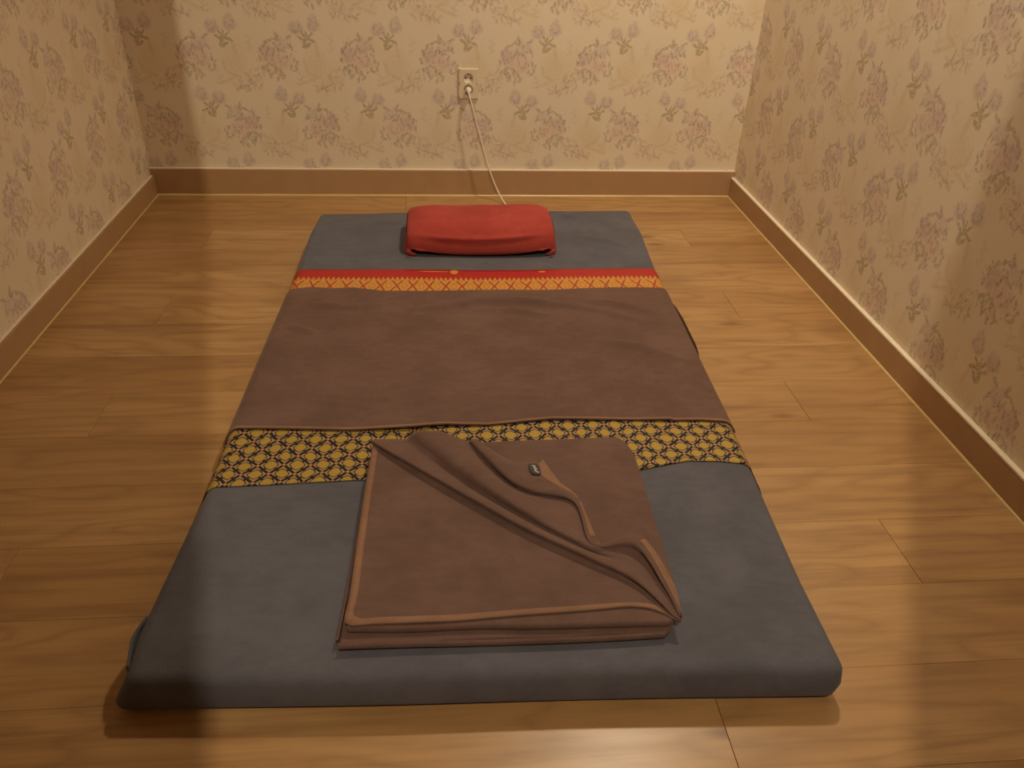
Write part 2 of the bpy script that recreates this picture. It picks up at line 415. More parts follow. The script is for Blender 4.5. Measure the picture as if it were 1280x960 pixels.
# floor: each laminate plank is its own board on a dark underlay
floor = struct(link('floor', boxmesh('floor', W0, W1, YF, T, -0.05, -0.009), M_SUB))
PWID, PLEN = 0.1605, 1.538
starts = [0.262, 0.872, 1.374]
row = 0; y = 0.0; plank_cache = {}
while y > YF + 0.001:
    y2 = max(y - PWID, YF)
    # the joints at x = 1.80 and 0.26 return every third row, as in the row ending at y = -0.48
    s0 = starts[(row + 1) % 3]
    xs = [s0 + k * PLEN for k in range(-2, 3)]
    xs = [x for x in xs if -0.005 < x < RW + 0.005]
    xs = [W0 + 0.001] + xs + [W1 - 0.001]
    for xa, xb in zip(xs, xs[1:]):
        key = (round(xb - xa, 4), round(y - y2, 4))
        if key not in plank_cache:
            hw = (xb - xa) / 2 - 0.0004; hh = (y - y2) / 2 - 0.0001
            me = boxmesh('plank', -hw, hw, -hh, hh, -0.009, 0.0, 0.0004)
            me.materials.append(M_FLOOR); plank_cache[key] = me
        o = link('plank', plank_cache[key], None, floor)
        o.location = ((xa + xb) / 2, (y + y2) / 2, 0)
    y = y2; row += 1

# baseboards with a cream top strip and a sealant bead along the floor
HB, HS = 0.0926, 0.0682
def baseboard(name, seg, mat=M_BASE):
    x0, x1, y0, y1, h = seg
    o = struct(link(name, boxmesh(name, x0, x1, y0, y1, 0.0005, h, 0.0012, 2), mat))
    return o
bb = baseboard('baseboard_back', (W0, W1, 0.0, T, HB))
link('top_strip', boxmesh('top_strip', W0, W1, 0.002, T, HB, HB + 0.0035, 0.0008), M_CREAM, bb)
bl = baseboard('baseboard_left', (W0, 0.0, YF, 0.0, HS))
link('top_strip', boxmesh('top_strip', W0, -0.004, YF, 0.0, HS, HS + 0.003, 0.0008), M_CREAM, bl)
br = baseboard('baseboard_right', (RW, W1, YF, 0.0, HS))
link('top_strip', boxmesh('top_strip', RW - 0.0005, W1, YF, 0.0, HS, HS + 0.006, 0.001), M_CREAM, br)
def bead(parent, a, b, inward, r):
    """quarter-round sealant bead from a to b"""
    a = Vector(a); b = Vector(b); inn = Vector(inward); n = 48
    vs, fs = [], []
    for i in range(n + 1):
        p = a.lerp(b, i / n); rr = r * (1 + 0.35 * noise.noise(p * 9.0))
        vs += [p + Vector((0, 0, 0.0)), p + Vector((0, 0, rr)), p + inn * rr * 0.5 + Vector((0, 0, rr * 0.62)), p + inn * rr]
    fs = gridfaces(n + 1, 4)
    mesh('sealant_bead', vs, fs, M_CAULK, parent, True)
bead(bb, (0, 0, 0.0003), (RW, 0, 0.0003), (0, -1, 0), 0.005)
bead(bl, (0, 0, 0.0003), (0, YF, 0.0003), (1, 0, 0), 0.0032)
bead(br, (RW, 0, 0.0003), (RW, YF, 0.0003), (-1, 0, 0), 0.0034)

# ceiling with an added, unseen lamp recess that shapes the light from behind
def ceiling():
    k = 0.16 / (ZC + 0.16)
    def A(x, y): return (LAMP2.x + (x - LAMP2.x) * k, LAMP2.y + (y - LAMP2.y) * k)
    xs0, xs1, ys0, ys1 = LAMP2.x - 0.30, LAMP2.x + 0.30, LAMP2.y - 0.25, LAMP2.y + 0.45
    me_parts = [(W0 - TH, xs0, YF - TH, T + TH), (xs1, W1 + TH, YF - TH, T + TH), (xs0, xs1, YF - TH, ys0), (xs0, xs1, ys1, T + TH)]
    bm = bmesh.new()
    def addbox(x0, x1, y0, y1, z0, z1):
        r = bmesh.ops.create_cube(bm, size=1.0)
        for v in r['verts']:
            v.co = Vector(((x0 + x1) / 2 + v.co.x * (x1 - x0), (y0 + y1) / 2 + v.co.y * (y1 - y0), (z0 + z1) / 2 + v.co.z * (z1 - z0)))
    for q in me_parts: addbox(*q, ZC, ZC + 0.05)
    addbox(xs0 - 0.02, xs1 + 0.02, ys0 - 0.02, ys1 + 0.02, ZC + 0.25, ZC + 0.27)
    for q in ((xs0 - 0.02, xs0, ys0, ys1), (xs1, xs1 + 0.02, ys0, ys1), (xs0, xs1, ys0 - 0.02, ys0), (xs0, xs1, ys1, ys1 + 0.02)):
        addbox(*q, ZC + 0.05, ZC + 0.25)
    # added shield plates, their slot shaped to throw straight shadow edges
    def prism(poly):
        lo = [bm.verts.new((x, y, ZC)) for x, y in poly]; hi = [bm.verts.new((x, y, ZC + 0.001)) for x, y in poly]
        bm.faces.new(lo[::-1]); bm.faces.new(hi)
        for i in range(len(poly)):
            j = (i + 1) % len(poly); bm.faces.new((lo[i], lo[j], hi[j], hi[i]))
    far, near = 1.6, -2.9
    yA, yB = A(0, near)[1], A(0, far)[1]
    def xl(y): return 0.676 - 0.2303 * (y + 2.189)
    def xr(y): return 1.61 + 0.518 * (y + 2.249)
    prism([(xs0, ys0), A(xl(near), near), A(xl(far), far), (xs0, ys1)])
    prism([A(xr(near), near), (xs1, ys0), (xs1, ys1), A(xr(far), far)])
    prism([(xs0, ys0), (xs1, ys0), A(xr(near), near), A(xl(near), near)])
    prism([A(xl(far), far), A(xr(far), far), (xs1, ys1), (xs0, ys1)])
    bmesh.ops.recalc_face_normals(bm, faces=bm.faces[:])
    me = bpy.data.meshes.new('ceiling'); bm.to_mesh(me); bm.free()
    return struct(link('ceiling', me, M_CEIL))
ceiling()

# ------------------------------------------------------------------ floor mat
MH = 0.074; MR = 0.015
XL = [(-2.14, 0.556), (-2.03, 0.550), (-1.70, 0.575), (-1.53, 0.579), (-0.92, 0.600), (-0.26, 0.607)]
XR = [(-2.14, 1.546), (-1.97, 1.548), (-1.72, 1.561), (-1.546, 1.568), (-0.94, 1.587), (-0.80, 1.592), (-0.26, 1.632)]
def xl(y): return interp(XL, y)
def xr(y): return interp(XR, y)
def lump(x, y):
    v = Vector((x * 2.6, y * 2.6, 1.7))
    h = 0.0035 * noise.noise(v) + 0.0012 * noise.noise(v * 3.1)
    return h
def rounded_box(nx, ny, nz, lx, ly, lz, r):
    """verts (-lx/2.., -ly/2.., 0..lz) of a box with rounded edges, as one closed skin"""
    idx = {}; vs = []; fs = []
    def sample(n, l):
        # cluster samples at the rounded ends
        out = [r * (1 - math.cos(i / 5 * math.pi / 2)) if False else r * i / 5 for i in range(6)]
        mid = [r + (l - 2 * r) * k / n for k in range(1, n)]
        return out + mid + [l - r + r * i / 5 for i in range(6)]
    sx, sy, sz = sample(nx, lx), sample(ny, ly), sample(nz, lz)
    def V(i, j, k):
        key = (i, j, k)
        if key not in idx:
            p = Vector((sx[i], sy[j], sz[k]))
            c = Vector((min(max(p.x, r), lx - r), min(max(p.y, r), ly - r), min(max(p.z, r), lz - r)))
            d = p - c
            if d.length > 1e-9: p = c + d.normalized() * r
            idx[key] = len(vs); vs.append(p - Vector((lx / 2, ly / 2, 0)))
        return idx[key]
    X, Y, Z = len(sx) - 1, len(sy) - 1, len(sz) - 1
    for i in range(X):
        for j in range(Y):
            fs.append((V(i, j, 0), V(i, j + 1, 0), V(i + 1, j + 1, 0), V(i + 1, j, 0)))
            fs.append((V(i, j, Z), V(i + 1, j, Z), V(i + 1, j + 1, Z), V(i, j + 1, Z)))
    for i in range(X):
        for k in range(Z):
            fs.append((V(i, 0, k), V(i + 1, 0, k), V(i + 1, 0, k + 1), V(i, 0, k + 1)))
            fs.append((V(i, Y, k), V(i, Y, k + 1), V(i + 1, Y, k + 1), V(i + 1, Y, k)))
    for j in range(Y):
        for k in range(Z):
            fs.append((V(0, j, k), V(0, j, k + 1), V(0, j + 1, k + 1), V(0, j + 1, k)))
            fs.append((V(X, j, k), V(X, j + 1, k), V(X, j + 1, k + 1), V(X, j, k + 1)))
    return vs, fs
def ridge(x, y, pts, width, height):
    """height of a soft fold along a polyline"""
    best = 9.0; bt = 0.0
    p = Vector((x, y)); tot = len(pts) - 1
    for i in range(tot):
        a = Vector(pts[i]); b = Vector(pts[i + 1]); d = b - a
        t = max(0, min(1, (p - a).dot(d) / d.length_squared)); q = (a + d * t - p).length
        if q < best: best = q; bt = (i + t) / tot
    return height * math.exp(-(best / width) ** 2) * math.sin(math.pi * min(1, max(0, bt))) ** 0.6
HEADFOLDS = [([(1.36, -0.50), (1.42, -0.44), (1.50, -0.42), (1.57, -0.45)], 0.012, 0.006), ([(1.34, -0.40), (1.40, -0.37), (1.45, -0.36)], 0.012, 0.007),
             ([(1.40, -0.56), (1.48, -0.60), (1.56, -0.66)], 0.012, 0.004), ([(0.70, -0.50), (0.78, -0.44), (0.9, -0.45)], 0.012, 0.0035),
             ([(1.08, -0.74), (1.12, -0.76), (1.16, -0.79)], 0.007, 0.004), ([(1.02, -0.735), (1.05, -0.76), (1.08, -0.79)], 0.006, 0.003),
             ([(0.61, -0.76), (0.64, -0.755), (0.67, -0.77)], 0.008, 0.005)]
vs, fs = rounded_box(140, 230, 2, 1.0, 1.76, MH, MR)
out = []
for v in vs:
    a = v.x + 0.5; b = (v.y + 0.88) / 1.76
    back = lerp(-0.302, -0.262, a); front = lerp(-2.100, -2.137, a)
    y = lerp(front, back, b); x = lerp(xl(y), xr(y), a)
    z = v.z
    tz = z / MH
    z *= 1 - 0.35 * smoothstep(-0.54, -0.28, y)
    if tz > 0.5:
        z += lump(x, y) * smoothstep(0.5, 1.0, tz)
        inner = smoothstep(0, 0.06, a) * smoothstep(0, 0.06, 1 - a)
        if y > -0.80:
            for pts, wd, ht in HEADFOLDS: z += ridge(x, y, pts, wd * 0.75, ht * 2.2) * smoothstep(0.7, 1.0, tz)
        # the front edge sags a little at the left
        z -= 0.006 * smoothstep(-1.9, -2.12, y) * smoothstep(0.5, 0.0, a) * tz
    # soft bulging sides and a swollen front left corner
    bul = 0.007 * math.sin(math.pi * min(1, max(0, tz)))
    if b < 0.02: y -= bul * (1 + 0.4 * math.sin(x * 9)) * (1 - b / 0.02)
    if a < 0.02: x -= bul * (1 - a / 0.02)
    if a > 0.98: x += bul * (1 - (1 - a) / 0.02)
    cl = smoothstep(0.10, 0.0, a) * smoothstep(-2.03, -2.09, y) * smoothstep(0.75, 0.2, tz)
    x -= 0.022 * cl
    out.append((x, y, max(z, 0.0004)))
mat_t = empty('floor_mat', (1.07, -1.23, 0))
tag(mat_t, 'thin grey fabric-covered sleeping mat lying on the wood floor', 'mat')
cover = mesh('cover', out, fs, M_GREY, None, True); adopt(cover, mat_t)
# loose pleat of the cover at the front left side
def pleat():
    n, k = 22, 9; vs = []
    for i in range(n):
        t = i / (n - 1); yy = lerp(-1.985, -2.075, t)
        amp = math.sin(math.pi * t) ** 0.8
        for j in range(k):
            s = j / (k - 1)
            z = lerp(0.066, 0.010, s)
            o = 0.003 + 0.006 * amp * math.sin(math.pi * (0.15 + 0.85 * s)) + 0.002 * amp * math.sin(s * 7 + t * 4)
            vs.append((xl(yy) - o, yy, z + 0.003 * amp))
    me = mesh('cover_pleat', vs, gridfaces(n, k), M_GREY, None, True)
    s = me.modifiers.new('thickness', 'SOLIDIFY'); s.thickness = 0.0025; s.offset = 0
    adopt(me, mat_t)
pleat()

def mat_wrap(s, y, d):
    """point at distance s across the mat (0 = middle), d above its surface, following the side down"""
    x0, x1 = xl(y), xr(y); xc = (x0 + x1) / 2; hw = (x1 - x0) / 2
    r = MR + d; flat = hw - MR; a = abs(s); sg = 1 if s >= 0 else -1
    arc = r * math.pi / 2
    if a <= flat: x, z = a, MH + d
    elif a <= flat + arc:
        th = (a - flat) / r; x, z = flat + r * math.sin(th), MH - MR + r * math.cos(th)
    else: x, z = flat + r + 0.004 * math.sin(math.pi * min(1, (a - flat - arc) / 0.04)), MH - MR - (a - flat - arc)
    xx = xc + sg * x
    bul = 0.0075 * math.sin(math.pi * max(0, min(1, z / MH))) if a > flat else 0
    xx += sg * bul * min(1, max(0, (a - flat) / arc)) if a > flat else 0
    k = smoothstep(0.5, 1.0, (z - d) / MH)
    return xx, max(z + lump(xx, y) * k, 0.003)

def drape(name, s0, s1, yb, yf, ns, ny, d, mat, thick, zfun=None, xfun=None, parent=None, uv_abs=False):
    """cloth laid across the mat; yb(s), yf(s): far and near edges"""
    vs, uv = [], []
    for i in range(ns):
        s = lerp(s0, s1, i / (ns - 1))
        a, b = yb(s), yf(s)
        for j in range(ny):
            y = lerp(a, b, j / (ny - 1))
            x, z = mat_wrap(s, y, d)
            if zfun: z += zfun(x, y, s, j / (ny - 1))
            if xfun: x += xfun(y, s)
            vs.append((x, y, z)); uv.append((s, -y if uv_abs else a - y))
    f = [q[::-1] for q in gridfaces(ns, ny)]
    o = mesh(name, vs, f, mat, parent, True, uv)
    m = o.modifiers.new('thickness', 'SOLIDIFY'); m.thickness = thick; m.offset = 1.0
    return o
def tabf(tab): return lambda s: interp(tab, s)

red = drape('red_sarong', -0.535, 0.535, tabf([(-0.53, -0.83), (-0.5, -0.800), (-0.2, -0.806), (0.0, -0.814), (0.25, -0.806), (0.49, -0.808), (0.53, -0.835)]),
            lambda s: -1.06 if s < 0.44 else -0.957, 150, 22, 0.0015, M_REDGOLD, 0.0012,
            lambda x, y, s, t: 0.0012 * (1 + math.sin(s * 40 + 3 * math.sin(s * 11))) * smoothstep(-0.88, -0.93, y) * smoothstep(-0.965, -0.935, y))
tag(red, 'red cloth band with gold brocade border across the mat below the pillow', 'cloth')
blk = drape('black_sarong', -0.545, 0.572, lambda s: -1.07 if s < 0.44 else -0.960, tabf([(-0.54, -1.725), (-0.49, -1.708), (-0.25, -1.698), (0.1, -1.700), (0.28, -1.696), (0.38, -1.672), (0.44, -1.676), (0.50, -1.690), (0.54, -1.73), (0.57, -1.76)]),
            170, 60, 0.0015, M_BLACKGOLD, 0.0012, None,
            lambda y, s: smoothstep(0.505, 0.572, s) * (0.050 * smoothstep(-1.40, -1.10, y) + 0.022 * smoothstep(-1.66, -1.73, y)), None, True)
tag(blk, 'black and gold lattice brocade cloth band across the mat', 'cloth')

BF = [([(0.66, -1.02), (0.74, -1.035), (0.86, -1.03)], 0.010, 0.0035), ([(0.90, -1.055), (1.0, -1.045), (1.08, -1.02), (1.2, -1.02), (1.34, -1.05), (1.5, -1.13)], 0.012, 0.0055),
      ([(1.05, -1.06), (1.16, -1.065), (1.26, -1.09)], 0.009, 0.003), ([(0.62, -1.13), (0.66, -1.15), (0.70, -1.17)], 0.008, 0.0035),
      ([(1.30, -1.00), (1.40, -1.02), (1.52, -1.07)], 0.012, 0.003), ([(1.35, -1.22), (1.45, -1.25), (1.54, -1.32)], 0.016, 0.003)]
def blanket_z(x, y, s, t):
    z = 0.0
    for pts, wd, ht in BF: z += ridge(x, y, pts, wd * 0.9, ht * 3.2)
    z += 0.0022 * noise.noise(Vector((x * 6, y * 9, 4.0))) + 0.001
    e = smoothstep(0.86, 1.0, t)
    z += e * 0.0045 * max(0, math.sin((x - 0.80) * 11.0)) * (1 if 0.7 < x < 1.45 else 0)
    return z * smoothstep(0.53, 0.46, abs(s))
bkt = empty('spread_blanket', (1.07, -1.24, MH))
sheet = drape('fleece_sheet', -0.560, 0.515, tabf([(-0.56, -0.95), (-0.50, -0.935), (-0.44, -0.922), (-0.38, -0.928), (-0.33, -0.922), (-0.25, -0.945), (-0.15, -0.950), (0.0, -0.948), (0.2, -0.944), (0.35, -0.936), (0.5, -0.938), (0.52, -0.94)]),
              tabf([(-0.56, -1.55), (-0.49, -1.538), (-0.25, -1.552), (-0.15, -1.550), (-0.08, -1.543), (0.0, -1.546), (0.13, -1.533), (0.28, -1.540), (0.36, -1.545), (0.43, -1.546), (0.5, -1.556), (0.52, -1.556)]),
              150, 100, 0.0036, M_BROWN, 0.003, blanket_z)
adopt(sheet, bkt)
tag(bkt, 'brown fleece blanket spread flat across the middle of the mat', 'blanket')
# stitched hem along the near edge
def hem_strip(src, ns, ny, rows, name, parent, lift=0.0004):
    me = src.data; vs = []; n = len(rows)
    for i in range(ns):
        for j in rows: vs.append(me.vertices[i * ny + j].co + Vector((0, 0, 0.0032)))
    f = [q[::-1] for q in gridfaces(ns, n)]
    o = mesh(name, vs, f, M_HEM, None, True); adopt(o, parent)
    m = o.modifiers.new('thickness', 'SOLIDIFY'); m.thickness = 0.0008; m.offset = 1
hem_strip(sheet, 150, 100, [98, 99], 'hem', bkt)

# ------------------------------------------------------------------ red towel-covered pillow
def pillow():
    root = empty('towel_covered_pillow', (1.106, -0.60, MH + 0.004))
    tag(root, 'red towel-wrapped pillow at the head of the mat', 'pillow')
    cx, hw = 1.106, 0.212
    yb, yf = -0.47, -0.715
    zb, zt = MH + 0.004, 0.166
    nu, nt = 90, 48; vs = []
    for i in range(nu):
        u = -1 + 2 * i / (nu - 1)
        e = (1 - abs(u) ** 5) ** (1 / 2.2) if abs(u) < 1 else 0.0
        dip = 0.006 * math.cos(u * math.pi / 2)            # the middle is sat in a little
        h = (zt - zb) * (0.70 + 0.30 * e) - dip + 0.004 * u
        for j in range(nt):
            t = j / (nt - 1)                                # 0 back bottom -> 1 front bottom
            ang = math.pi * (1 - t)
            cxn = math.cos(ang); sn = math.sin(ang)
            # squarish cushion profile
            py = (abs(cxn) ** 0.62) * (1 if cxn > 0 else -1)
            pz = abs(sn) ** 0.62
            wdt = (yb - yf) / 2 * (0.93 + 0.07 * e)
            y = (yb + yf) / 2 - py * wdt * 1.0
            # t=0 -> ang=pi -> cos=-1 -> back
            z = zb + h * pz
            x = cx + u * hw
            # side walls pull in towards the bottom of each end
            if t > 0.55:
                f = smoothstep(0.55, 1.0, t)
                # lower front edge: hangs as a shallow smile, free of the mat, with curled corners
                lift = 0.006 + 0.020 * abs(u) ** 3
                tip = smoothstep(0.90, 1.0, abs(u))
                zl = lerp(lift, 0.001, tip)
                z = max(z, zb + zl) if t < 1 else zb + zl
                y -= 0.010 * f * (1 - u * u) - 0.006 * tip * f
                # crease that runs along the front
                z += 0.006 * math.exp(-((t - 0.80 - 0.06 * (1 - u * u)) / 0.025) ** 2) * math.exp(-(u / 0.75) ** 4)
                y -= 0.008 * math.exp(-((t - 0.80 - 0.06 * (1 - u * u)) / 0.025) ** 2) * math.exp(-(u / 0.75) ** 4)
            z += (0.003 * noise.noise(Vector((x * 12, y * 18, 0.3))) + 0.0012 * noise.noise(Vector((x * 30, y * 60, 4.3)))) * pz
            z += 0.0045 * math.exp(-((y + 0.585 + 0.02 * math.sin(u * 2)) / 0.006) ** 2) * math.exp(-((u - 0.25) / 0.4) ** 2)
            vs.append((x, y, z))
    fs = [q[::-1] for q in gridfaces(nu, nt)]
    tw = mesh('towel', vs, fs, M_RED, None, True)
    s = tw.modifiers.new('thickness', 'SOLIDIFY'); s.thickness = 0.004; s.offset = -1
    adopt(tw, root)
    # end panels of the towel hanging over the two short sides
    for sg in (-1, 1):
        base = [vs[(0 if sg < 0 else nu - 1) * nt + j] for j in range(nt)]
        V, n2 = [], 8
        for k in range(n2):
            f = k / (n2 - 1)
            for (x, y, z) in base:
                yc = (yb + yf) / 2
                V.append((x + sg * 0.006 * math.sin(f * math.pi / 2) - (0 if f < 1 else 0), lerp(y, lerp(y, yc, 0.04), f), zb + 0.001 + (z - zb) * (1 - f) * 0.999))
        F = gridfaces(n2, nt)
        if sg > 0: F = [q[::-1] for q in F]
        e = mesh('towel_end', V, F, M_RED, None, True); adopt(e, root)
    # the cushion inside, seen in the shadow under the towel's edge
    v2, f2 = rounded_box(16, 10, 2, 0.385, 0.185, 0.062, 0.028)
    core = mesh('cushion', [(cx + v.x, -0.585 + v.y, zb + 0.0005 + v.z) for v in v2], f2, M_RED, None, True); adopt(core, root)
    # curled corner tips of the towel
    for sg in (-1, 1):
        V = []; n, k = 14, 10
        for i in range(n):
            t = i / (n - 1)
            for j in range(k):
                a = j / k * 2 * math.pi
                r = 0.0085 * (1 - 0.55 * t)
                V.append((cx + sg * (hw - 0.004 - 0.020 * t) + r * math.cos(a) * 0.6, yf - 0.001 - 0.010 * math.sin(t * 2), zb + 0.012 - 0.003 * t + r * math.sin(a)))
        F = []
        for i in range(n - 1):
            for j in range(k):
                F.append((i * k + j, i * k + (j + 1) % k, (i + 1) * k + (j + 1) % k, (i + 1) * k + j))
        F.append(tuple(range(k))); F.append(tuple((n - 1) * k + j for j in range(k))[::-1])
        c = mesh('curled_corner', V, F, M_RED, None, True); adopt(c, root)
pillow()

# ------------------------------------------------------------------ folded blanket with turned-back corner
E0 = [(0.8576, -1.6275, 0.105), (0.8522, -1.7778, 0.105), (0.8492, -1.9096, 0.105), (0.8477, -2.0066, 0.105), (0.8461, -2.0518, 0.105), (0.8884, -2.0542, 0.105), (0.9892, -2.0541, 0.105), (1.0922, -2.0483, 0.105), (1.1975, -2.0438, 0.105), (1.2571, -2.0411, 0.105), (1.2929, -2.0505, 0.105), (1.3207, -2.0712, 0.102)]
A1 = [(0.8576, -1.6275, 0.105), (0.9093, -1.6821, 0.105), (0.994, -1.7655, 0.105), (1.1048, -1.8702, 0.105), (1.2074, -1.9486, 0.105), (1.2685, -1.9933, 0.105), (1.3009, -2.0374, 0.105), (1.3207, -2.0712, 0.103)]
A2 = [(0.8595, -1.6259, 0.113), (0.9115, -1.6862, 0.119), (0.9954, -1.7698, 0.121), (1.1053, -1.8725, 0.121), (1.2071, -1.9499, 0.12), (1.2683, -1.9928, 0.118), (1.3014, -2.0349, 0.114), (1.3214, -2.0678, 0.106)]
A3 = [(0.9181, -1.6269, 0.112), (0.9638, -1.6825, 0.109), (1.0218, -1.7545, 0.109), (1.1086, -1.8404, 0.109), (1.2078, -1.9285, 0.109), (1.2726, -1.9661, 0.109), (1.3079, -2.0214, 0.109), (1.3214, -2.0678, 0.106)]
A4 = [(0.9716, -1.6316, 0.134), (1.007, -1.6861, 0.132), (1.0519, -1.7576, 0.13), (1.116, -1.8394, 0.127), (1.2099, -1.9258, 0.12), (1.2423, -1.9388, 0.114), (1.2855, -1.9518, 0.111), (1.3131, -2.0141, 0.111), (1.3218, -2.0657, 0.107)]
A5 = [(1.036, -1.6404, 0.113), (1.0623, -1.6998, 0.112), (1.104, -1.7682, 0.112), (1.1409, -1.7992, 0.112), (1.2035, -1.8205, 0.112), (1.2166, -1.9125, 0.112), (1.231, -1.932, 0.113), (1.2856, -1.943, 0.116), (1.3143, -2.0129, 0.113), (1.3218, -2.0657, 0.107)]
A6 = [(1.0488, -1.6481, 0.122), (1.0717, -1.7045, 0.128), (1.1072, -1.7726, 0.128), (1.143, -1.7983, 0.127), (1.2058, -1.8188, 0.121), (1.2172, -1.9134, 0.118), (1.2328, -1.9266, 0.118), (1.2853, -1.9311, 0.13), (1.3128, -2.0105, 0.119), (1.3219, -2.0651, 0.108)]
A7 = [(1.0551, -1.6423, 0.112), (1.1088, -1.7092, 0.116), (1.1632, -1.7139, 0.118), (1.1648, -1.7138, 0.118), (1.1652, -1.7160, 0.118), (1.1867, -1.7724, 0.116), (1.2127, -1.813, 0.114), (1.2281, -1.9123, 0.113), (1.2396, -1.9193, 0.114), (1.2933, -1.9202, 0.126), (1.3252, -2.0032, 0.114), (1.3249, -2.063, 0.107)]
def folded_blanket():
    root = empty('folded_blanket', (1.09, -1.84, MH))
    tag(root, 'brown fleece blanket folded square, one tagged corner turned back, on the grey mat', 'blanket')
    # lower folds
    def slab(name, corners, z0, th, r, seed):
        (blx, bly), (brx, bry), (flx, fly), (frx, fry) = corners
        v, f = rounded_box(26, 26, 1, 1.0, 1.0, th, r) if False else rounded_box(26, 26, 1, 0.47, 0.45, th, r)
        o = []
        for p in v:
            a = p.x / 0.47 + 0.5; b = p.y / 0.45 + 0.5
            x = lerp(lerp(flx, frx, a), lerp(blx, brx, a), b); y = lerp(lerp(fly, fry, a), lerp(bly, bry, a), b)
            # rounded outline at the right-hand fold
            k = abs(2 * b - 1) ** 9
            x -= 0.022 * k * smoothstep(0.86, 1.0, a)
            y += 0.004 * noise.noise(Vector((x * 9, y * 9, seed)))
            z = z0 + p.z + lump(x, y) + 0.0012 * noise.noise(Vector((x * 7, y * 7, seed + 3)))
            o.append((x, y, z))
        m = mesh(name, o, f, M_BROWN, None, True); adopt(m, root)
    z0 = MH + 0.0035
    slab('lower_fold', ((0.856, -1.622), (1.345, -1.618), (0.838, -2.074), (1.327, -2.076)), z0, 0.0115, 0.0052, 1.0)
    slab('upper_fold', ((0.858, -1.628), (1.342, -1.622), (0.846, -2.058), (1.332, -2.070)), z0 + 0.0118, 0.0125, 0.0056, 5.0)
    # hem of the lower fold, along its left and near edges
    N = 72
    rows = [resample(c, N) for c in (E0, A1, A2, A3, A4, A5, A6, A7)]
    # expand into a finer loft: smooth between creases, tight at each crease
    loft = []
    def blend(r0, r1, ts, power=None):
        for t in ts: loft.append([a.lerp(b, t) for a, b in zip(r0, r1)])
    HW = 0.016
    # first the hem width along the outer edge, then the flat field
    def inset(r0, r1, dist): return [a + (b - a) * min(0.9, dist / max((b - a).length, 1e-6)) if (b - a).length > dist else a.lerp(b, 0.5) for a, b in zip(r0, r1)]
    loft.append(rows[0]); loft.append(inset(rows[0], rows[1], HW))
    blend(loft[1], rows[1], [k / 14 for k in range(1, 14)])
    loft.append(rows[1])
    def zset(row, z): return [Vector((p.x, p.y, z if callable(z) is False else z(p))) for p in row]
    def over(r_lo, r_hi, r_next, depth):
        """rounded fold: out from the crease, up and over"""
        for th in (0.25, 0.5, 0.75, 1.0):
            o = []
            for a, b, c in zip(r_lo, r_hi, r_next):
                d = (c - b); d.z = 0
                d = d.normalized() if d.length > 1e-6 else Vector((0, 0, 0))
                ang = th * math.pi / 2 * 1.25
                h = b.z - a.z
                base = a.lerp(b, th); base.z = a.z + h * math.sin(min(ang, math.pi / 2))
                base -= d * depth * math.sin(th * math.pi) * min(1, h / 0.006)
                o.append(base)
            loft.append(o)
    def curved(r0, r1, n, bulge):
        for k in range(1, n + 1):
            t = k / n
            o = []
            for a, b in zip(r0, r1):
                p = a.lerp(b, t); e = t * t * (3 - 2 * t)
                p.z = lerp(a.z, b.z, e) + bulge * math.sin(math.pi * t) * min(1, (b - a).length / 0.03)
                o.append(p)
            loft.append(o)
    over(rows[1], rows[2], rows[3], 0.007)
    curved(rows[2], rows[3], 8, 0.0015)
    over(rows[3], rows[4], rows[5], 0.007)
    curved(rows[4], rows[5], 9, 0.0015)
    over(rows[5], rows[6], rows[7], 0.007)
    curved(rows[6], rows[7], 7, 0.0008)
    vs = []
    for r in loft:
        for p in r: vs.append(Vector((p.x, p.y, p.z + lump(p.x, p.y) + 0.0008 * noise.noise(Vector((p.x * 12, p.y * 12, 2.0))))))
    nr = len(loft)
    f = [q for q in gridfaces(nr, N)]
    top = mesh('turned_back_layer', vs, f, M_BROWN, None, True)
    # all faces look up
    me = top.data; me.update()
    if sum(p.normal.z for p in me.polygons) < 0: me.flip_normals()
    s = top.modifiers.new('thickness', 'SOLIDIFY'); s.thickness = 0.0042; s.offset = -1
    adopt(top, root)
    def strip(name, idxs, cols, zup):
        V = [vs[i * N + j] + Vector((0, 0, zup)) for i in idxs for j in cols]
        o = mesh(name, V, gridfaces(len(idxs), len(cols)), M_HEM, None, True)
        if sum(p.normal.z for p in o.data.polygons) < 0: o.data.flip_normals()
        s2 = o.modifiers.new('thickness', 'SOLIDIFY'); s2.thickness = 0.0016; s2.offset = -1
        adopt(o, root); return o
    strip('hem', [0, 1], range(N), 0.0008)
    # hem on the free edge of the turned-back corner
    edge = rows[7]
    def col_near(x, y):
        return min(range(N), key=lambda j: (edge[j].x - x) ** 2 + (edge[j].y - y) ** 2)
    c_tip, c_mid, c_low, c_wave = col_near(1.1656, -1.7065), col_near(1.213, -1.812), col_near(1.229, -1.909), col_near(1.30, -1.93)
    strip('hem', range(nr - 4, nr), range(c_tip, c_mid + 1), 0.0010)
    strip('hem', range(nr - 8, nr), range(c_mid + 1, c_low + 1), 0.0010)
    strip('hem', range(nr - 8, nr), range(c_wave, N), 0.0010)
    # sewn-in tag
    tg = [(1.1339, -1.7299), (1.1551, -1.7308), (1.1558, -1.7617), (1.1375, -1.7631)]
    def zat(x, y):
        near = sorted(vs, key=lambda v: (v.x - x) ** 2 + (v.y - y) ** 2)[:3]
        return max(v.z for v in near)
    zs = [zat(x, y) for x, y in tg]
    V = []
    n = 6
    def tagpt(a, b):
        p = [Vector((x, y, z + 0.0016)) for (x, y), z in zip(tg, zs)]
        return p[0].lerp(p[1], a).lerp(p[3].lerp(p[2], a), b)
    # rounded patch
    ring = []
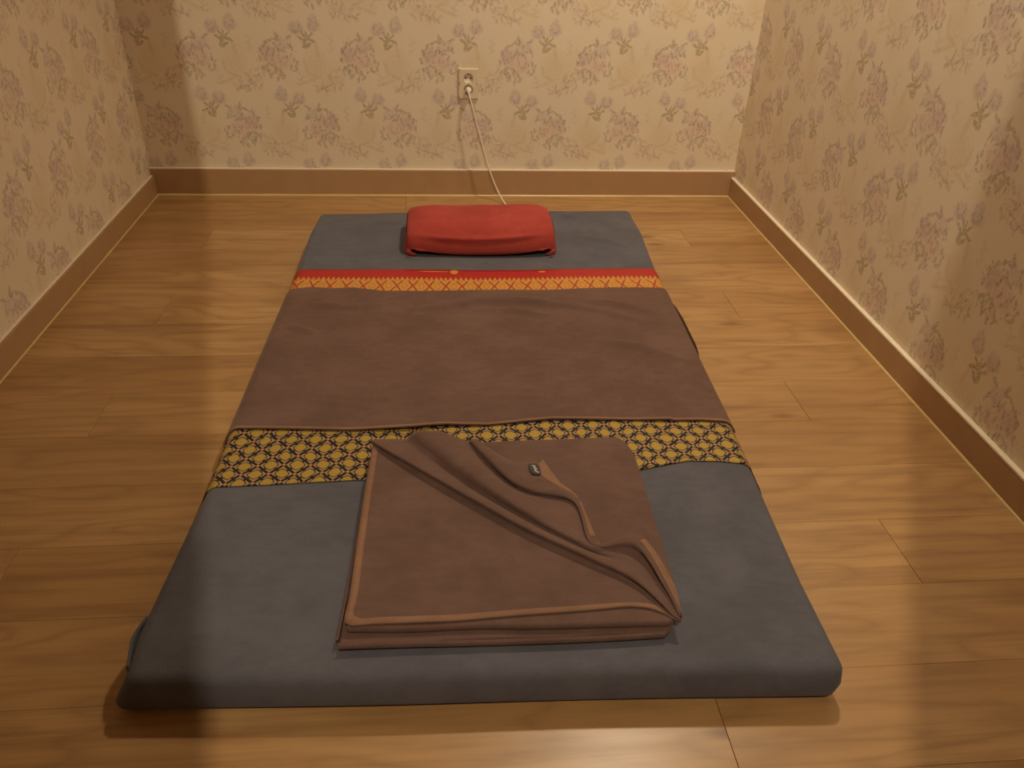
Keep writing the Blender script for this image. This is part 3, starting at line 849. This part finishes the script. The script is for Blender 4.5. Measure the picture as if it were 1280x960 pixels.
    for k in range(28):
        th = 2 * math.pi * k / 28
        c, s_ = math.cos(th), math.sin(th)
        r = 0.5 / max(1e-6, (abs(c) ** 4 + abs(s_) ** 4) ** 0.25)
        ring.append(tagpt(0.5 + r * c, 0.5 + r * s_))
    ctr = tagpt(0.5, 0.5) + Vector((0, 0, 0.0006))
    up = Vector((0, 0, 0.0012))
    V = [ctr + up] + [p + up for p in ring] + [p - up for p in ring]
    F = [(0, 1 + k, 1 + (k + 1) % 28) for k in range(28)] + [(1 + k, 29 + k, 29 + (k + 1) % 28, 1 + (k + 1) % 28) for k in range(28)]
    t = mesh('sewn_tag', V, F, M_TAG, None, False)
    if t.data.polygons[0].normal.z < 0: t.data.flip_normals()
    t['label'] = 'small black sewn-in tag with grey thread mark'
    adopt(t, root)
    # grey stitched mark on the tag
    path = [(0.30, 0.22), (0.55, 0.30), (0.42, 0.45), (0.62, 0.52), (0.45, 0.66), (0.60, 0.80), (0.75, 0.86)]
    pts = resample([tagpt(a, b) + Vector((0, 0, 0.0024)) for a, b in path], 24)
    V = []
    for i, p in enumerate(pts):
        d = (pts[min(i + 1, 23)] - pts[max(i - 1, 0)]); d = Vector((-d.y, d.x, 0)).normalized() * 0.0014
        V += [p - d, p + d]
    q = mesh('thread_mark', V, [(2 * i, 2 * i + 1, 2 * i + 3, 2 * i + 2) for i in range(23)], M_TAGLINE, None, False)
    q.parent = t
    # hem tape along the lower fold's near and left edges
    for path, nm in ((([(0.8575, -1.64, 0), (0.850, -1.80, 0), (0.843, -1.96, 0), (0.8365, -2.066, 0)]), 'hem'), (([(0.8365, -2.072, 0), (0.95, -2.0745, 0), (1.10, -2.0765, 0), (1.22, -2.077, 0), (1.30, -2.076, 0)]), 'hem')):
        pts = resample(path, 40); V = []
        for i, p in enumerate(pts):
            zz = z0 + 0.006 + lump(p.x, p.y)
            d = pts[min(i + 1, 39)] - pts[max(i - 1, 0)]; nrm = Vector((-d.y, d.x, 0)).normalized()
            c = Vector((1.09, -1.84, 0)) - p
            if nrm.dot(c) > 0: nrm.negate()
            for k in range(7):
                a = -math.pi / 2 + math.pi * k / 6
                V.append(Vector((p.x, p.y, zz)) + nrm * 0.0045 * math.cos(a) + Vector((0, 0, 0.0055 * math.sin(a))))
        o = mesh(nm, V, gridfaces(40, 7), M_BROWN, None, True); adopt(o, root)
folded_blanket()

# ------------------------------------------------------------------ wall socket and cord
def lathe(name, prof, centre, mat, parent, n=32):
    """profile (radius, depth towards the room) around the -y axis at centre"""
    V = []; k = len(prof)
    for i in range(n):
        a = 2 * math.pi * i / n
        for r, d in prof: V.append((centre[0] + r * math.cos(a), centre[1] - d, centre[2] + r * math.sin(a)))
    F = gridfaces(n, k, True)
    o = mesh(name, V, F, mat, None, True)
    adopt(o, parent); return o
def socket():
    cx, cz = 1.0955, 0.3900
    root = empty('wall_socket', (cx, T, cz)); tag(root, 'ivory double wall socket with two round sockets on the papered wall', 'socket')
    hx, hz = 0.0315, 0.0475
    bm = bmesh.new()
    # plate with two round holes, front and rim
    holes = [(cx, cz + 0.0185), (cx, cz - 0.0185)]
    R = 0.0165; n = 32
    for hcx, hcz in holes:
        x0, x1 = cx - hx, cx + hx
        z0, z1 = (cz, cz + hz) if hcz > cz else (cz - hz, cz)
        ring = [bm.verts.new((hcx + R * math.cos(2 * math.pi * i / n), T - 0.008, hcz + R * math.sin(2 * math.pi * i / n))) for i in range(n)]
        outer = []
        for i in range(n):
            c, s = math.cos(2 * math.pi * i / n), math.sin(2 * math.pi * i / n)
            tx = (x1 - hcx) / c if c > 1e-6 else ((x0 - hcx) / c if c < -1e-6 else 1e9)
            tz = (z1 - hcz) / s if s > 1e-6 else ((z0 - hcz) / s if s < -1e-6 else 1e9)
            t = min(tx, tz); outer.append(bm.verts.new((hcx + c * t, T - 0.008, hcz + s * t)))
        for i in range(n):
            j = (i + 1) % n; bm.faces.new((ring[i], outer[i], outer[j], ring[j]))
    bmesh.ops.recalc_face_normals(bm, faces=bm.faces[:])
    me = bpy.data.meshes.new('face_plate'); bm.to_mesh(me); bm.free()
    if me.polygons[0].normal.y > 0: me.flip_normals()
    f = link('face_plate', me, M_PLATE); adopt(f, root)
    rim = [(cx - hx - 0.0015, cz - hz - 0.0015, 0.0003), (cx - hx, cz - hz, 0.008)]
    V = []
    for dx, d in ((0.0018, 0.0), (0.0015, 0.005), (0.0, 0.008)):
        for sx, sz in ((-1, -1), (1, -1), (1, 1), (-1, 1)): V.append((cx + sx * (hx + dx), T - d, cz + sz * (hz + dx)))
    F = []
    for k in range(2):
        for i in range(4): F.append((k * 4 + i, k * 4 + (i + 1) % 4, k * 4 + 4 + (i + 1) % 4, k * 4 + 4 + i))
    r = mesh('plate_rim', V, F, M_PLATE); adopt(r, root)
    for i, (hx_, hz_) in enumerate(holes):
        w_ = lathe('socket_well', [(R, 0.008), (R * 0.96, 0.0035), (R * 0.95, 0.0012), (0.0001, 0.0012)], (hx_, T, hz_), M_PLATE, root)
        for s in (-1, 1):
            h = lathe('hole_shade_disc', [(0.0028, 0.0016), (0.0026, 0.0019), (0.0001, 0.0019)], (hx_ + s * 0.0085, T, hz_), M_DARK, root, 12)
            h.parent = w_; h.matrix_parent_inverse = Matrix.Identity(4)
        for s in (-1, 1):
            c = link('earth_clip', boxmesh('earth_clip', hx_ - 0.003, hx_ + 0.003, T - 0.0075, T - 0.001, hz_ + s * 0.0152 - 0.0007, hz_ + s * 0.0152 + 0.0007, 0.0002), M_METAL); c.parent = w_
    screw = lathe('plate_screw', [(0.0022, 0.0082), (0.0018, 0.0088), (0.0001, 0.0088)], (cx, T, cz), M_METAL, root, 12)
socket()
def cord():
    root = empty('power_cord', (1.0955, T - 0.02, 0.3715)); tag(root, 'thin white power cord plugged into the wall socket, trailing behind the pillow', 'cord')
    pts = [(1.0955, -0.022, 0.3690), (1.0985, -0.031, 0.3560), (1.1091, -0.035, 0.3184), (1.1343, -0.042, 0.2288), (1.1691, -0.05, 0.1108), (1.2014, -0.062, 0.0357), (1.222, -0.092, 0.0065), (1.236, -0.14, 0.0035), (1.252, -0.23, 0.0035), (1.258, -0.305, 0.0035)]
    P = resample(pts, 90); r, k = 0.0026, 10; V = []
    for i, p in enumerate(P):
        d = (P[min(i + 1, 89)] - P[max(i - 1, 0)]).normalized()
        a = d.cross(Vector((1, 0, 0))).normalized(); b = d.cross(a)
        for j in range(k):
            t = 2 * math.pi * j / k; V.append(p + a * r * math.cos(t) + b * r * math.sin(t))
    F = []
    for i in range(89):
        for j in range(k): F.append((i * k + j, i * k + (j + 1) % k, (i + 1) * k + (j + 1) % k, (i + 1) * k + j))
    F.append(tuple(range(k))[::-1]); F.append(tuple(89 * k + j for j in range(k)))
    adopt(mesh('cable', V, F, M_CORD, None, True), root)
    pl = lathe('plug', [(0.0001, 0.0016), (0.0085, 0.0018), (0.0105, 0.006), (0.0105, 0.013), (0.0095, 0.022), (0.006, 0.032), (0.0034, 0.035), (0.0001, 0.0355)], (1.0955, T, 0.3715), M_CORD, root, 24)
cord()
bpy.context.view_layer.update()
